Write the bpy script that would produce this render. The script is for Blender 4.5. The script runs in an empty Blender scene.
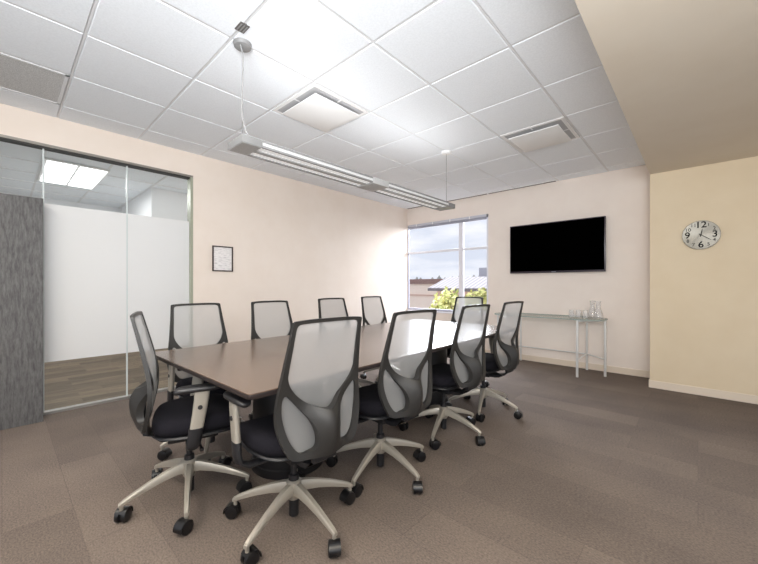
import bpy, bmesh, math, random
from mathutils import Vector, Matrix
from mathutils.geometry import delaunay_2d_cdt
random.seed(7)
PI = math.pi
S = bpy.context.scene
COL = S.collection

# ------------------------------------------------------------------ materials
def lin(c):
    def f(v):
        v /= 255.0
        return v / 12.92 if v <= 0.04045 else ((v + 0.055) / 1.055) ** 2.4
    return (f(c[0]), f(c[1]), f(c[2]), 1.0)

def mat(name, col, rough=0.5, metal=0.0, spec=0.5, emit=None, estr=0.0, **kw):
    m = bpy.data.materials.new(name); m.use_nodes = True
    b = m.node_tree.nodes['Principled BSDF']
    b.inputs['Base Color'].default_value = col
    b.inputs['Roughness'].default_value = rough
    b.inputs['Metallic'].default_value = metal
    b.inputs['Specular IOR Level'].default_value = spec
    if emit:
        b.inputs['Emission Color'].default_value = emit
        b.inputs['Emission Strength'].default_value = estr
    for k, v in kw.items():
        b.inputs[k.replace('_', ' ')].default_value = v
    return m

def nt(m):
    return m.node_tree.nodes, m.node_tree.links, m.node_tree.nodes['Principled BSDF']

def noise_col(m, c1, c2, scale=20, detail=3, stretch=(1, 1, 1), rough=0.6, bump=0.0, bump_scale=None, lo=0.35, hi=0.65):
    N, Lk, b = nt(m)
    tc = N.new('ShaderNodeTexCoord'); mp = N.new('ShaderNodeMapping')
    mp.inputs['Scale'].default_value = stretch
    Lk.new(tc.outputs['Object'], mp.inputs['Vector'])
    nz = N.new('ShaderNodeTexNoise'); nz.inputs['Scale'].default_value = scale
    nz.inputs['Detail'].default_value = detail; nz.inputs['Roughness'].default_value = rough
    Lk.new(mp.outputs['Vector'], nz.inputs['Vector'])
    cr = N.new('ShaderNodeValToRGB')
    cr.color_ramp.elements[0].position = lo; cr.color_ramp.elements[0].color = c1
    cr.color_ramp.elements[1].position = hi; cr.color_ramp.elements[1].color = c2
    Lk.new(nz.outputs['Fac'], cr.inputs['Fac'])
    Lk.new(cr.outputs['Color'], b.inputs['Base Color'])
    if bump:
        bp = N.new('ShaderNodeBump'); bp.inputs['Strength'].default_value = bump
        bp.inputs['Distance'].default_value = 0.004
        Lk.new(nz.outputs['Fac'], bp.inputs['Height']); Lk.new(bp.outputs['Normal'], b.inputs['Normal'])
    return m

def glassy(name, tint=(1, 1, 1, 1), refl=0.08, rough=0.0, body=0.0, bodycol=(1, 1, 1, 1), fres=True):
    """thin clear sheet: transparent + fresnel reflection (+ a little milky body)"""
    m = bpy.data.materials.new(name); m.use_nodes = True
    N, Lk = m.node_tree.nodes, m.node_tree.links
    N.remove(N['Principled BSDF']); out = N['Material Output']
    tr = N.new('ShaderNodeBsdfTransparent'); tr.inputs['Color'].default_value = tint
    gl = N.new('ShaderNodeBsdfGlossy'); gl.inputs['Roughness'].default_value = rough
    mx = N.new('ShaderNodeMixShader')
    if fres:
        lw = N.new('ShaderNodeLayerWeight'); lw.inputs['Blend'].default_value = 0.25
        ml = N.new('ShaderNodeMath'); ml.operation = 'MULTIPLY_ADD'
        ml.inputs[1].default_value = refl * 5; ml.inputs[2].default_value = refl * 0.4
        Lk.new(lw.outputs['Fresnel'], ml.inputs[0]); Lk.new(ml.outputs[0], mx.inputs['Fac'])
    else:
        mx.inputs['Fac'].default_value = refl
    Lk.new(tr.outputs[0], mx.inputs[1]); Lk.new(gl.outputs[0], mx.inputs[2])
    last = mx
    if body:
        df = N.new('ShaderNodeBsdfDiffuse'); df.inputs['Color'].default_value = bodycol
        m2 = N.new('ShaderNodeMixShader'); m2.inputs['Fac'].default_value = body
        Lk.new(mx.outputs[0], m2.inputs[1]); Lk.new(df.outputs[0], m2.inputs[2]); last = m2
    Lk.new(last.outputs[0], out.inputs['Surface'])
    return m

def veil(name, col, cover, trans=0.4):
    """woven / frosted sheet: partly see-through, scatters light both ways"""
    m = bpy.data.materials.new(name); m.use_nodes = True
    N, Lk = m.node_tree.nodes, m.node_tree.links
    N.remove(N['Principled BSDF']); out = N['Material Output']
    tr = N.new('ShaderNodeBsdfTransparent')
    df = N.new('ShaderNodeBsdfDiffuse'); df.inputs['Color'].default_value = col
    tl = N.new('ShaderNodeBsdfTranslucent'); tl.inputs['Color'].default_value = col
    a = N.new('ShaderNodeMixShader'); a.inputs['Fac'].default_value = trans
    Lk.new(df.outputs[0], a.inputs[1]); Lk.new(tl.outputs[0], a.inputs[2])
    b = N.new('ShaderNodeMixShader'); b.inputs['Fac'].default_value = cover
    Lk.new(tr.outputs[0], b.inputs[1]); Lk.new(a.outputs[0], b.inputs[2])
    Lk.new(b.outputs[0], out.inputs['Surface'])
    return m

M = {}
M['wall_left'] = noise_col(mat('left wall paint', lin((240, 222, 203)), 0.85, spec=0.2), lin((233, 220, 208)), lin((236, 224, 213)), 3)
M['wall_back'] = noise_col(mat('back wall paint', lin((237, 222, 208)), 0.85, spec=0.2), lin((237, 226, 217)), lin((240, 230, 221)), 3)
M['wall_tan'] = noise_col(mat('tan wall paint', lin((231, 208, 172)), 0.85, spec=0.2), lin((222, 205, 177)), lin((225, 209, 182)), 3)
M['soffit'] = noise_col(mat('soffit paint', lin((225, 208, 183)), 0.85, spec=0.2), lin((217, 206, 190)), lin((220, 210, 195)), 2)
M['base_cream'] = mat('cream baseboard', lin((226, 212, 194)), 0.5)
M['tile'] = noise_col(mat('ceiling tile', lin((244, 244, 244)), 0.9, spec=0.1), lin((236, 240, 245)), lin((243, 247, 252)), 90, 4)
M['tbar'] = mat('ceiling grid bar', lin((226, 227, 229)), 0.5)
M['tgap'] = mat('tile reveal', lin((205, 205, 207)), 0.9)
M['white'] = mat('white enamel', lin((240, 240, 240)), 0.5)
M['white_matte'] = mat('white matte', lin((235, 235, 237)), 0.8)
M['grille'] = noise_col(mat('perforated grille', lin((170, 170, 170)), 0.7), lin((185, 185, 185)), lin((212, 212, 212)), 160, 1, lo=.45, hi=.55)
M['dark_slot'] = mat('dark slot', lin((95, 92, 90)), 0.8)
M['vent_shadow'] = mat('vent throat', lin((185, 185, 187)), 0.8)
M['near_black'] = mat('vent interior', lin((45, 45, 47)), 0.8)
M['fix_grey'] = mat('fixture grey', lin((138, 138, 138)), 0.5, 0.1)
M['fix_dark'] = noise_col(mat('fixture perforated', lin((150, 150, 150)), 0.5), lin((168, 168, 168)), lin((186, 186, 186)), 250, 1)
M['lens'] = mat('fixture lens', lin((236, 236, 236)), 0.5, emit=(1, 1, 1, 1), estr=0.38)
M['glow'] = mat('fixture glow slot', lin((190, 190, 190)), 0.5, emit=(1, 1, 1, 1), estr=0.2)
M['wire'] = mat('steel wire', lin((120, 120, 120)), 0.4, 0.3)
M['cord_white'] = mat('white cord', lin((150, 150, 150)), 0.6)
M['alu'] = mat('brushed aluminium', lin((190, 188, 184)), 0.38, 0.85)
M['steel_head'] = mat('steel channel', lin((150, 145, 138)), 0.4, 0.6)
M['steel_dark'] = mat('dark shadow channel', lin((50, 48, 46)), 0.6)
M['jamb'] = mat('greenish glass jamb', lin((165, 168, 150)), 0.35, 0.2)
M['joint'] = mat('glass butt joint', lin((206, 214, 214)), 0.3)
M['glass'] = glassy('clear glass', (0.97, 0.985, 0.98, 1), 0.05)
M['winglass'] = glassy('window glass', (0.99, 0.99, 1, 1), 0.012)
M['film'] = veil('frosted film', (0.92, 0.92, 0.92, 1), 0.96, 0.45)
M['panel'] = noise_col(mat('charcoal panel', lin((100, 100, 102)), 0.8), lin((62, 61, 62)), lin((116, 115, 115)), 12, 8, (5, 5, 0.9), 0.75, lo=.3, hi=.7)
M['chair_plastic'] = mat('charcoal plastic', lin((41, 40, 39)), 0.45, spec=0.4)
M['chair_mesh'] = veil('grey back mesh', (0.56, 0.56, 0.555, 1), 0.40, 0.4)
M['seat_fabric'] = noise_col(mat('black fabric', lin((24, 23, 28)), 0.95, spec=0.15), lin((20, 19, 24)), lin((30, 29, 35)), 300, 2)
M['black_plastic'] = mat('black plastic', lin((26, 26, 29)), 0.45)
M['arm_pad'] = mat('black arm pad', lin((30, 29, 31)), 0.45, spec=0.6)
M['silver'] = mat('champagne silver paint', lin((168, 162, 151)), 0.38, 0.45)
M['caster'] = mat('caster black', lin((18, 18, 20)), 0.28)
M['table_top'] = noise_col(mat('brown laminate', lin((112, 88, 74)), 0.22, spec=0.8), lin((90, 73, 61)), lin((104, 87, 74)), 30, 4, (1, 1, 1), 0.6, lo=.3, hi=.7)
M['table_edge'] = mat('dark table edge', lin((44, 37, 36)), 0.4)
M['table_black'] = mat('black table base', lin((22, 21, 23)), 0.5)
M['tv_black'] = mat('screen black', (0.0004, 0.0004, 0.0004, 1), 0.6, spec=0.0)
M['tv_bezel'] = mat('dark glossy bezel', lin((52, 44, 54)), 0.3)
M['logo'] = mat('pale mark', lin((150, 150, 160)), 0.4)
M['chrome'] = mat('satin chrome', lin((225, 225, 223)), 0.35, 0.4)
M['top_glass'] = glassy('table glass', (0.93, 0.965, 0.955, 1), 0.07)
M['glass_edge'] = mat('green glass edge', lin((150, 166, 161)), 0.2)
M['drink_glass'] = glassy('drinking glass', (0.98, 0.98, 0.98, 1), 0.07, 0.02, 0.12, (0.95, 0.95, 0.95, 1))
M['frame_dark'] = mat('dark brown frame', lin((58, 44, 38)), 0.5)
M['numeral'] = mat('black numerals', lin((20, 18, 17)), 0.7, spec=0.1)
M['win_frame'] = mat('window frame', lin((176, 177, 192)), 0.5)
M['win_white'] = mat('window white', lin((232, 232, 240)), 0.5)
M['blind'] = mat('blind headrail', lin((196, 197, 208)), 0.5)

# floor carpet: ashlar planks along X with fine flecks
m = mat('carpet planks', (0.1, 0.1, 0.1, 1), 0.95, spec=0.12); M['carpet'] = m
N, Lk, b = nt(m)
tc = N.new('ShaderNodeTexCoord')
br = N.new('ShaderNodeTexBrick'); br.offset = 0.37; br.inputs['Scale'].default_value = 1.0
br.inputs['Brick Width'].default_value = 1.0; br.inputs['Row Height'].default_value = 0.25
br.inputs['Mortar Size'].default_value = 0.002
br.inputs['Color1'].default_value = lin((106, 97, 91)); br.inputs['Color2'].default_value = lin((117, 107, 100))
br.inputs['Mortar'].default_value = lin((104, 95, 89))
Lk.new(tc.outputs['Object'], br.inputs['Vector'])
n1 = N.new('ShaderNodeTexNoise'); n1.inputs['Scale'].default_value = 140; n1.inputs['Detail'].default_value = 3
n1.inputs['Roughness'].default_value = 0.7
mp = N.new('ShaderNodeMapping'); mp.inputs['Scale'].default_value = (0.6, 1, 1)
Lk.new(tc.outputs['Object'], mp.inputs['Vector']); Lk.new(mp.outputs[0], n1.inputs['Vector'])
cr = N.new('ShaderNodeValToRGB')
cr.color_ramp.elements[0].position = 0.3; cr.color_ramp.elements[0].color = (0.66, 0.65, 0.65, 1)
cr.color_ramp.elements[1].position = 0.7; cr.color_ramp.elements[1].color = (1.32, 1.30, 1.28, 1)
Lk.new(n1.outputs['Fac'], cr.inputs['Fac'])
mm = N.new('ShaderNodeMix'); mm.data_type = 'RGBA'; mm.blend_type = 'MULTIPLY'; mm.inputs['Factor'].default_value = 1
Lk.new(br.outputs['Color'], mm.inputs['A']); Lk.new(cr.outputs['Color'], mm.inputs['B'])
n2 = N.new('ShaderNodeTexNoise'); n2.inputs['Scale'].default_value = 2.2; n2.inputs['Detail'].default_value = 4
Lk.new(tc.outputs['Object'], n2.inputs['Vector'])
c2 = N.new('ShaderNodeValToRGB')
c2.color_ramp.elements[0].position = 0.3; c2.color_ramp.elements[0].color = (0.88, 0.88, 0.89, 1)
c2.color_ramp.elements[1].position = 0.7; c2.color_ramp.elements[1].color = (1.1, 1.09, 1.07, 1)
Lk.new(n2.outputs['Fac'], c2.inputs['Fac'])
m3 = N.new('ShaderNodeMix'); m3.data_type = 'RGBA'; m3.blend_type = 'MULTIPLY'; m3.inputs['Factor'].default_value = 1
Lk.new(mm.outputs['Result'], m3.inputs['A']); Lk.new(c2.outputs['Color'], m3.inputs['B'])
Lk.new(m3.outputs['Result'], b.inputs['Base Color'])
bp = N.new('ShaderNodeBump'); bp.inputs['Strength'].default_value = 0.25; bp.inputs['Distance'].default_value = 0.003
Lk.new(n1.outputs['Fac'], bp.inputs['Height']); Lk.new(bp.outputs[0], b.inputs['Normal'])

# corridor floor: wood-look planks
m = mat('wood plank floor', (0.2, 0.15, 0.1, 1), 0.55, spec=0.3); M['wood'] = m
N, Lk, b = nt(m)
tc = N.new('ShaderNodeTexCoord')
mp = N.new('ShaderNodeMapping'); mp.inputs['Rotation'].default_value = (0, 0, PI / 2)
Lk.new(tc.outputs['Object'], mp.inputs['Vector'])
br = N.new('ShaderNodeTexBrick'); br.offset = 0.4; br.inputs['Scale'].default_value = 1.0
br.inputs['Brick Width'].default_value = 0.55; br.inputs['Row Height'].default_value = 0.14
br.inputs['Mortar Size'].default_value = 0.001
br.inputs['Color1'].default_value = lin((140, 124, 104)); br.inputs['Color2'].default_value = lin((104, 90, 76))
br.inputs['Mortar'].default_value = lin((100, 88, 74))
Lk.new(mp.outputs[0], br.inputs['Vector'])
nz = N.new('ShaderNodeTexNoise'); nz.inputs['Scale'].default_value = 5; nz.inputs['Detail'].default_value = 5
mp2 = N.new('ShaderNodeMapping'); mp2.inputs['Scale'].default_value = (4, 0.8, 1)
Lk.new(tc.outputs['Object'], mp2.inputs['Vector']); Lk.new(mp2.outputs[0], nz.inputs['Vector'])
cr = N.new('ShaderNodeValToRGB')
cr.color_ramp.elements[0].position = 0.3; cr.color_ramp.elements[0].color = (0.75, 0.75, 0.75, 1)
cr.color_ramp.elements[1].position = 0.7; cr.color_ramp.elements[1].color = (1.15, 1.15, 1.15, 1)
Lk.new(nz.outputs['Fac'], cr.inputs['Fac'])
mm = N.new('ShaderNodeMix'); mm.data_type = 'RGBA'; mm.blend_type = 'MULTIPLY'; mm.inputs['Factor'].default_value = 1
Lk.new(br.outputs['Color'], mm.inputs['A']); Lk.new(cr.outputs['Color'], mm.inputs['B'])
Lk.new(mm.outputs['Result'], b.inputs['Base Color'])

# ------------------------------------------------------------------ mesh helpers
def link_obj(name, me, parent=None):
    o = bpy.data.objects.new(name, me); COL.objects.link(o)
    if parent is not None: o.parent = parent
    return o

def finish(name, bm, m, parent=None, smooth=True, angle=35, loc=None):
    bmesh.ops.recalc_face_normals(bm, faces=bm.faces[:])
    if smooth:
        for f in bm.faces: f.smooth = True
        ca = math.radians(angle)
        for e in bm.edges:
            if len(e.link_faces) != 2 or e.calc_face_angle(0) > ca: e.smooth = False
    me = bpy.data.meshes.new(name); bm.to_mesh(me); bm.free()
    for x in (m if isinstance(m, (list, tuple)) else [m]): me.materials.append(x)
    o = link_obj(name, me, parent)
    if loc is not None: o.location = loc
    return o

def tag(o, label=None, cat=None, group=None, kind=None):
    if label: o['label'] = label
    if cat: o['category'] = cat
    if group: o['group'] = group
    if kind: o['kind'] = kind
    return o

def empty(name, loc, rz=0, **kw):
    o = bpy.data.objects.new(name, None); COL.objects.link(o)
    o.location = loc; o.rotation_euler = (0, 0, rz); o.empty_display_size = 0.1
    return tag(o, **kw)

def box(bm, lo, hi, bev=0.0, seg=2, mi=0):
    r = bmesh.ops.create_cube(bm, size=1.0)
    vs = r['verts']
    for v in vs:
        for i in range(3):
            v.co[i] = lo[i] if v.co[i] < 0 else hi[i]
    fs = list({f for v in vs for f in v.link_faces})
    for f in fs: f.material_index = mi
    if bev > 0:
        es = list({e for v in vs for e in v.link_edges})
        r = bmesh.ops.bevel(bm, geom=es, offset=bev, segments=seg, profile=0.6, affect='EDGES')
        for f in r['faces']: f.material_index = mi

def lathe(bm, prof, center=(0, 0, 0), seg=32, mi=0, axis='z'):
    rings = []
    cx, cy, cz = center
    for (r, z) in prof:
        ring = []
        if r < 1e-6:
            p = (cx, cy, cz + z) if axis == 'z' else ((cx, cy + z, cz) if axis == 'y' else (cx + z, cy, cz))
            ring = [bm.verts.new(p)]
        else:
            for i in range(seg):
                a = 2 * PI * i / seg; u, w = r * math.cos(a), r * math.sin(a)
                p = (cx + u, cy + w, cz + z) if axis == 'z' else ((cx + u, cy + z, cz + w) if axis == 'y' else (cx + z, cy + u, cz + w))
                ring.append(bm.verts.new(p))
        rings.append(ring)
    for a, b in zip(rings, rings[1:]):
        for i in range(seg):
            j = (i + 1) % seg
            if len(a) == 1 and len(b) == 1: continue
            if len(a) == 1: f = bm.faces.new((a[0], b[i], b[j]))
            elif len(b) == 1: f = bm.faces.new((a[i], a[j], b[0]))
            else: f = bm.faces.new((a[i], a[j], b[j], b[i]))
            f.material_index = mi
    for ring, rev in ((rings[0], True), (rings[-1], False)):
        if len(ring) > 2:
            f = bm.faces.new(ring[::-1] if rev else ring); f.material_index = mi

def tube(bm, pts, r, seg=10, mi=0, cap=True):
    pts = [Vector(p) for p in pts]; rings = []; prev = None
    for i, p in enumerate(pts):
        d = ((pts[min(i + 1, len(pts) - 1)] - p).normalized() + (p - pts[max(i - 1, 0)]).normalized()).normalized()
        if prev is None:
            n = d.orthogonal().normalized()
        else:
            n = (prev - d * prev.dot(d)).normalized()
        prev = n; q = d.cross(n)
        rr = r[i] if isinstance(r, (list, tuple)) else r
        rings.append([bm.verts.new(p + rr * (n * math.cos(2 * PI * k / seg) + q * math.sin(2 * PI * k / seg))) for k in range(seg)])
    for a, b in zip(rings, rings[1:]):
        for i in range(seg):
            f = bm.faces.new((a[i], a[(i + 1) % seg], b[(i + 1) % seg], b[i])); f.material_index = mi
    if cap:
        bm.faces.new(rings[0][::-1]).material_index = mi; bm.faces.new(rings[-1]).material_index = mi

def loft(bm, rings, mi=0, cap=True):
    vr = [[bm.verts.new(p) for p in r] for r in rings]
    n = len(vr[0])
    for a, b in zip(vr, vr[1:]):
        for i in range(n):
            bm.faces.new((a[i], a[(i + 1) % n], b[(i + 1) % n], b[i])).material_index = mi
    if cap:
        bm.faces.new(vr[0][::-1]).material_index = mi; bm.faces.new(vr[-1]).material_index = mi

def prism(bm, poly, z0, z1, bev=0.0, mi=0, mi_top=None):
    lo = [bm.verts.new((x, y, z0)) for x, y in poly]; hi = [bm.verts.new((x, y, z1)) for x, y in poly]
    n = len(poly)
    bm.faces.new(lo[::-1]).material_index = mi
    ft = bm.faces.new(hi); ft.material_index = mi if mi_top is None else mi_top
    for i in range(n):
        bm.faces.new((lo[i], lo[(i + 1) % n], hi[(i + 1) % n], hi[i])).material_index = mi

def catmull(P, n=8, closed=True):
    out = []; L = len(P)
    for i in range(L if closed else L - 1):
        g = lambda k: Vector(P[k % L]) if closed else Vector(P[min(max(k, 0), L - 1)])
        p0, p1, p2, p3 = g(i - 1), g(i), g(i + 1), g(i + 2)
        for k in range(n):
            t = k / n
            out.append(0.5 * ((2 * p1) + (p2 - p0) * t + (2 * p0 - 5 * p1 + 4 * p2 - p3) * t * t + (3 * p1 - p0 - 3 * p2 + p3) * t ** 3))
    if not closed: out.append(Vector(P[-1]))
    return out

def lerp_table(T, x):
    if x <= T[0][0]: return T[0][1]
    for i in range(len(T) - 1):
        (a, va), (b, vb) = T[i], T[i + 1]
        if x <= b:          # monotone-ish cubic through the table
            ma = (vb - T[i - 1][1]) / (b - T[i - 1][0]) if i > 0 else (vb - va) / (b - a)
            mb = (T[i + 2][1] - va) / (T[i + 2][0] - a) if i + 2 < len(T) else (vb - va) / (b - a)
            h = b - a; t = (x - a) / h
            return va * (1 + 2 * t) * (1 - t) ** 2 + ma * h * t * (1 - t) ** 2 + vb * t * t * (3 - 2 * t) + mb * h * t * t * (t - 1)
    return T[-1][1]

def struct(name, bm, m, parent=None, smooth=False, label=None):
    o = finish(name, bm, m, parent, smooth)
    o['kind'] = 'structure'
    if label: o['label'] = label
    return o

def simple_box(name, lo, hi, m, parent=None, bev=0.0):
    bm = bmesh.new(); box(bm, lo, hi, bev)
    return finish(name, bm, m, parent)

# ------------------------------------------------------------------ dimensions (metres; camera at the origin, 1.15 m up)
XL, YB, HC = -4.245, 5.44, 2.653
YC, XC, HS = 4.942, -0.398, 2.396      # clock wall face, its corner, soffit height
XR, YF = 2.4, -1.7                     # right and front walls (outside the picture)
GX0, GY0 = -0.873, 0.949               # ceiling grid origin
G = 0.6096
T = 0.14

# ------------------------------------------------------------------ shell
bm = bmesh.new(); box(bm, (XL - 0.02, YF - T, -0.06), (XR + T, YB + 0.3, 0))
struct('floor', bm, M['carpet'], label='brown-grey carpet planks of the meeting room')

GY, GT = 1.477, 2.398                  # glass opening: up to Y, height
bm = bmesh.new()
box(bm, (XL - T, GY, 0), (XL, YB + 0.05, HC + 0.05))
box(bm, (XL - T, YF, GT), (XL, GY, HC + 0.05))
struct('wall_left', bm, M['wall_left'], label='cream left wall with a glazed opening')

WX0, WX1, WZ0, WZ1 = -4.235, -2.55, 0.665, 2.325
bm = bmesh.new()
box(bm, (XL, YB, 0), (WX0, YB + 0.05, HC + 0.05))
box(bm, (WX1, YB, 0), (XC + 0.3, YB + T, HC + 0.05))
box(bm, (WX0, YB, 0), (WX1, YB + T, WZ0))
box(bm, (WX0, YB, WZ1), (WX1, YB + T, HC + 0.05))
struct('wall_back', bm, M['wall_back'], label='pale cream back wall with the window and television')

bm = bmesh.new()
box(bm, (XC, YC, 0), (XR + T, YB - 0.001, HC + 0.05))
struct('wall_back_right', bm, M['wall_tan'], label='tan wall with the clock, standing forward of the back wall')
bm = bmesh.new(); box(bm, (XC, YF, HS), (XR, YC, HC + 0.05))
struct('ceiling_soffit', bm, M['soffit'], label='lower tan plasterboard soffit beside the tiled ceiling')

# ceiling: tegular tiles (drop below the bars), built as one tiled surface
bm = bmesh.new()
box(bm, (XL - T, YF - T, HC + 0.012), (XR + T, YB + T, HC + 0.06), mi=0)
xs = [XL] + [GX0 + G * k for k in range(-5, 1)] + [XC]
ys = [YF] + [GY0 + G * k for k in range(-4, 8)] + [YB]
xs = [x for x in xs if XL <= x <= XC]; ys = [y for y in ys if YF <= y <= YB]
DIFF = {(2, 6): 1, (4, 9): 1}
skip = set()
def tile_at(px, py):
    for i in range(len(xs) - 1):
        for j in range(len(ys) - 1):
            if xs[i] < px < xs[i + 1] and ys[j] < py < ys[j + 1]: return (i, j)
d1, d2, gr = (-2.40, 1.85), (-1.18, 3.68), (-3.62, 0.04)
for p in (d1, d2, gr): skip.add(tile_at(*p))
ga = 0.0085
for i in range(len(xs) - 1):
    for j in range(len(ys) - 1):
        if (i, j) in skip: continue
        x0, x1, y0, y1 = xs[i] + ga, xs[i + 1] - ga, ys[j] + ga, ys[j + 1] - ga
        if i == 0: x0 = xs[i]
        if i == len(xs) - 2: x1 = xs[i + 1]
        if j == len(ys) - 2: y1 = ys[j + 1]
        box(bm, (x0, y0, HC), (x1, y1, HC + 0.012), 0.004, 1, mi=0)
ceil = struct('ceiling', bm, [M['tile']], label='white acoustic tile ceiling')
bm = bmesh.new()
for x in xs[1:-1]: box(bm, (x - 0.0065, YF, HC + 0.004), (x + 0.0065, YB, HC + 0.013))
for y in ys[1:-1]: box(bm, (XL, y - 0.0065, HC + 0.0045), (XC, y + 0.0065, HC + 0.0125))
struct('grid_bar', bm, M['tbar'], ceil)

# baseboards
BH = 0.082
bm = bmesh.new(); box(bm, (XL, YB - 0.012, 0), (XC, YB, BH), 0.003); struct('baseboard_back', bm, M['base_cream'])
bm = bmesh.new(); box(bm, (XC - 0.012, YC - 0.012, 0), (XR, YC, BH), 0.003); box(bm, (XC - 0.012, YC, 0), (XC, YB - 0.012, BH)); struct('baseboard_right', bm, M['base_cream'])
bm = bmesh.new(); box(bm, (XL, GY + 0.03, 0), (XL + 0.012, YB - 0.012, BH), 0.003); struct('baseboard_left', bm, M['base_cream'])

# ------------------------------------------------------------------ glazed partition in the left wall
gp = empty('wall_glass', (XL, 0, 0), label='frameless glass partition with a broad frosted band', kind='structure')
def kid(name, bm, m, parent=gp, smooth=False):
    o = finish(name, bm, m, None, smooth)
    o.parent = parent; o.matrix_parent_inverse = Matrix.Translation(parent.location).inverted()
    return o
gx = XL - 0.045
J = [1.477, 0.863, 0.249, -0.365, -0.98, -1.7]
for a, b_ in zip(J, J[1:]):
    bm = bmesh.new(); box(bm, (gx - 0.006, b_ + 0.002, 0.02), (gx + 0.006, a - 0.002, GT - 0.02)); kid('glass_pane', bm, M['glass'])
    bm = bmesh.new(); box(bm, (gx + 0.007, b_ + 0.006, 0.46), (gx + 0.0085, a - 0.006, 1.878)); kid('frosted_film', bm, M['film'])
for y in J[1:-1]:
    bm = bmesh.new(); box(bm, (gx - 0.008, y - 0.006, 0.02), (gx + 0.0095, y + 0.006, GT - 0.02)); kid('glass_joint', bm, M['joint'])
bm = bmesh.new(); box(bm, (XL - 0.09, YF, GT - 0.022), (XL + 0.004, GY, GT)); kid('head_channel', bm, M['steel_head'])
bm = bmesh.new(); box(bm, (XL - 0.08, YF, GT - 0.036), (XL - 0.005, GY - 0.03, GT - 0.022)); kid('shadow_gap', bm, M['steel_dark'])
bm = bmesh.new(); box(bm, (XL - 0.09, GY - 0.028, 0), (XL + 0.004, GY, GT - 0.022)); kid('jamb', bm, M['jamb'])
bm = bmesh.new(); box(bm, (XL - 0.075, YF, 0), (XL - 0.012, GY - 0.028, 0.022)); kid('floor_channel', bm, M['alu'])

# corridor beyond the glass
CX = -8.35
bm = bmesh.new(); box(bm, (CX, YF - 2, -0.06), (XL - 0.02, 5.4, -0.002)); struct('floor_corridor', bm, M['wood'], label='wood plank corridor floor behind the glass')
bm = bmesh.new(); box(bm, (CX, YF - 2, 2.66), (XL - T, 5.4, 2.72))
for k in range(9):
    x = XL - 0.5 - k * G
    box(bm, (x - 0.012, YF - 2, 2.652), (x + 0.012, 5.4, 2.66), mi=1)
for k in range(11):
    y = -1.5 + k * G
    box(bm, (CX, y - 0.012, 2.653), (XL - T, y + 0.012, 2.66), mi=1)
struct('ceiling_corridor', bm, [M['tile'], M['tbar']], label='tiled corridor ceiling behind the glass')
bm = bmesh.new(); box(bm, (CX - 0.1, YF - 2, 0), (CX, 5.4, 2.7)); struct('wall_corridor', bm, M['white_matte'])
bm = bmesh.new(); box(bm, (CX, 5.4, 0), (XL - T, 5.46, 2.7)); box(bm, (CX, YF - 2.1, 0), (XL - T, YF - 2, 2.7)); struct('wall_corridor_end', bm, M['white_matte'])
bm = bmesh.new(); box(bm, (-8.2, 1.56, 2.0), (-6.2, 4.5, 2.655)); struct('trim_1', bm, M['white_matte'], label='white boxed bulkhead under the corridor ceiling')
t = empty('ceiling_light', (-6.28, 0.65, 2.652), label='lit rectangular ceiling light in the corridor behind the glass', cat='light')
bm = bmesh.new(); box(bm, (-0.62, -0.31, -0.02), (0.62, 0.31, 0.0)); finish('light_frame', bm, M['white'], t)
lm = mat('troffer diffuser', (1, 1, 1, 1), 0.5, emit=(1, 1, 1, 1), estr=3.0)
for s in (-1, 1):
    bm = bmesh.new(); box(bm, (-0.59, 0.015 if s > 0 else -0.285, -0.026), (0.59, 0.285 if s > 0 else -0.015, -0.021), 0.002); finish('light_diffuser', bm, lm, t)

# dark textured panel in front of the glass
t = empty('privacy_panel', (-4.13, -0.43, 0), label='tall charcoal textured panel standing before the glass partition', cat='panel')
bm = bmesh.new(); box(bm, (-0.07, -0.68, 0.0), (0.07, 0.667, 1.88), 0.004); finish('panel_board', bm, M['panel'], t)

# ------------------------------------------------------------------ window in the back wall
w = empty('window_1', (0, 0, 0), label='white framed four-light window in the back wall', kind='structure')
def wk(name, lo, hi, m, bev=0.003):
    o = simple_box(name, lo, hi, m, w, bev); return o
wy0, wy1 = YB + 0.012, YB + 0.05
wk('window_frame', (WX0, wy0, WZ0), (WX0 + 0.014, wy1, WZ1), M['win_frame'])
wk('window_frame', (WX1 - 0.035, wy0, WZ0), (WX1, wy1, WZ1), M['win_white'])
wk('window_frame', (WX0, wy0, WZ1 - 0.05), (WX1, wy1, WZ1), M['win_frame'])
wk('window_frame', (WX0, wy0, WZ0), (WX1, wy1, WZ0 + 0.04), M['win_frame'])
wk('mullion', (-3.10, wy0 - 0.010, WZ0), (-3.015, wy1, WZ1), M['win_white'], 0.006)
wk('transom', (WX0, wy0 - 0.005, 1.757), (-3.10, wy1, 1.797), M['win_white'], 0.004)
wk('transom', (-3.015, wy0 - 0.005, 1.757), (WX1, wy1, 1.797), M['win_white'], 0.004)
for (x0, x1) in ((WX0 + 0.014, -3.10), (-3.015, WX1 - 0.035)):
    for (z0, z1) in ((WZ0 + 0.04, 1.757), (1.797, WZ1 - 0.05)):
        wk('window_pane', (x0, wy0 + 0.022, z0), (x1, wy0 + 0.028, z1), M['winglass'], 0)
wk('window_sill', (WX0, YB - 0.02, WZ0 - 0.025), (WX1, wy0 + 0.01, WZ0 - 0.001), M['win_white'], 0.004)
t = empty('window_blind', (-3.378, YB - 0.012, WZ1), label='raised white blind packed under the window head', cat='blind')
bm = bmesh.new(); box(bm, (-0.81, -0.018, -0.045), (0.81, 0.018, -0.002), 0.003); finish('headrail', bm, M['blind'], t)
bm = bmesh.new()
for k in range(5): box(bm, (-0.80, -0.014, -0.052 - k * 0.0045), (0.80, 0.014, -0.049 - k * 0.0045))
box(bm, (-0.80, -0.015, -0.084), (0.80, 0.015, -0.072), 0.002)
finish('blind_slats', bm, M['win_frame'], t)
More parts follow.
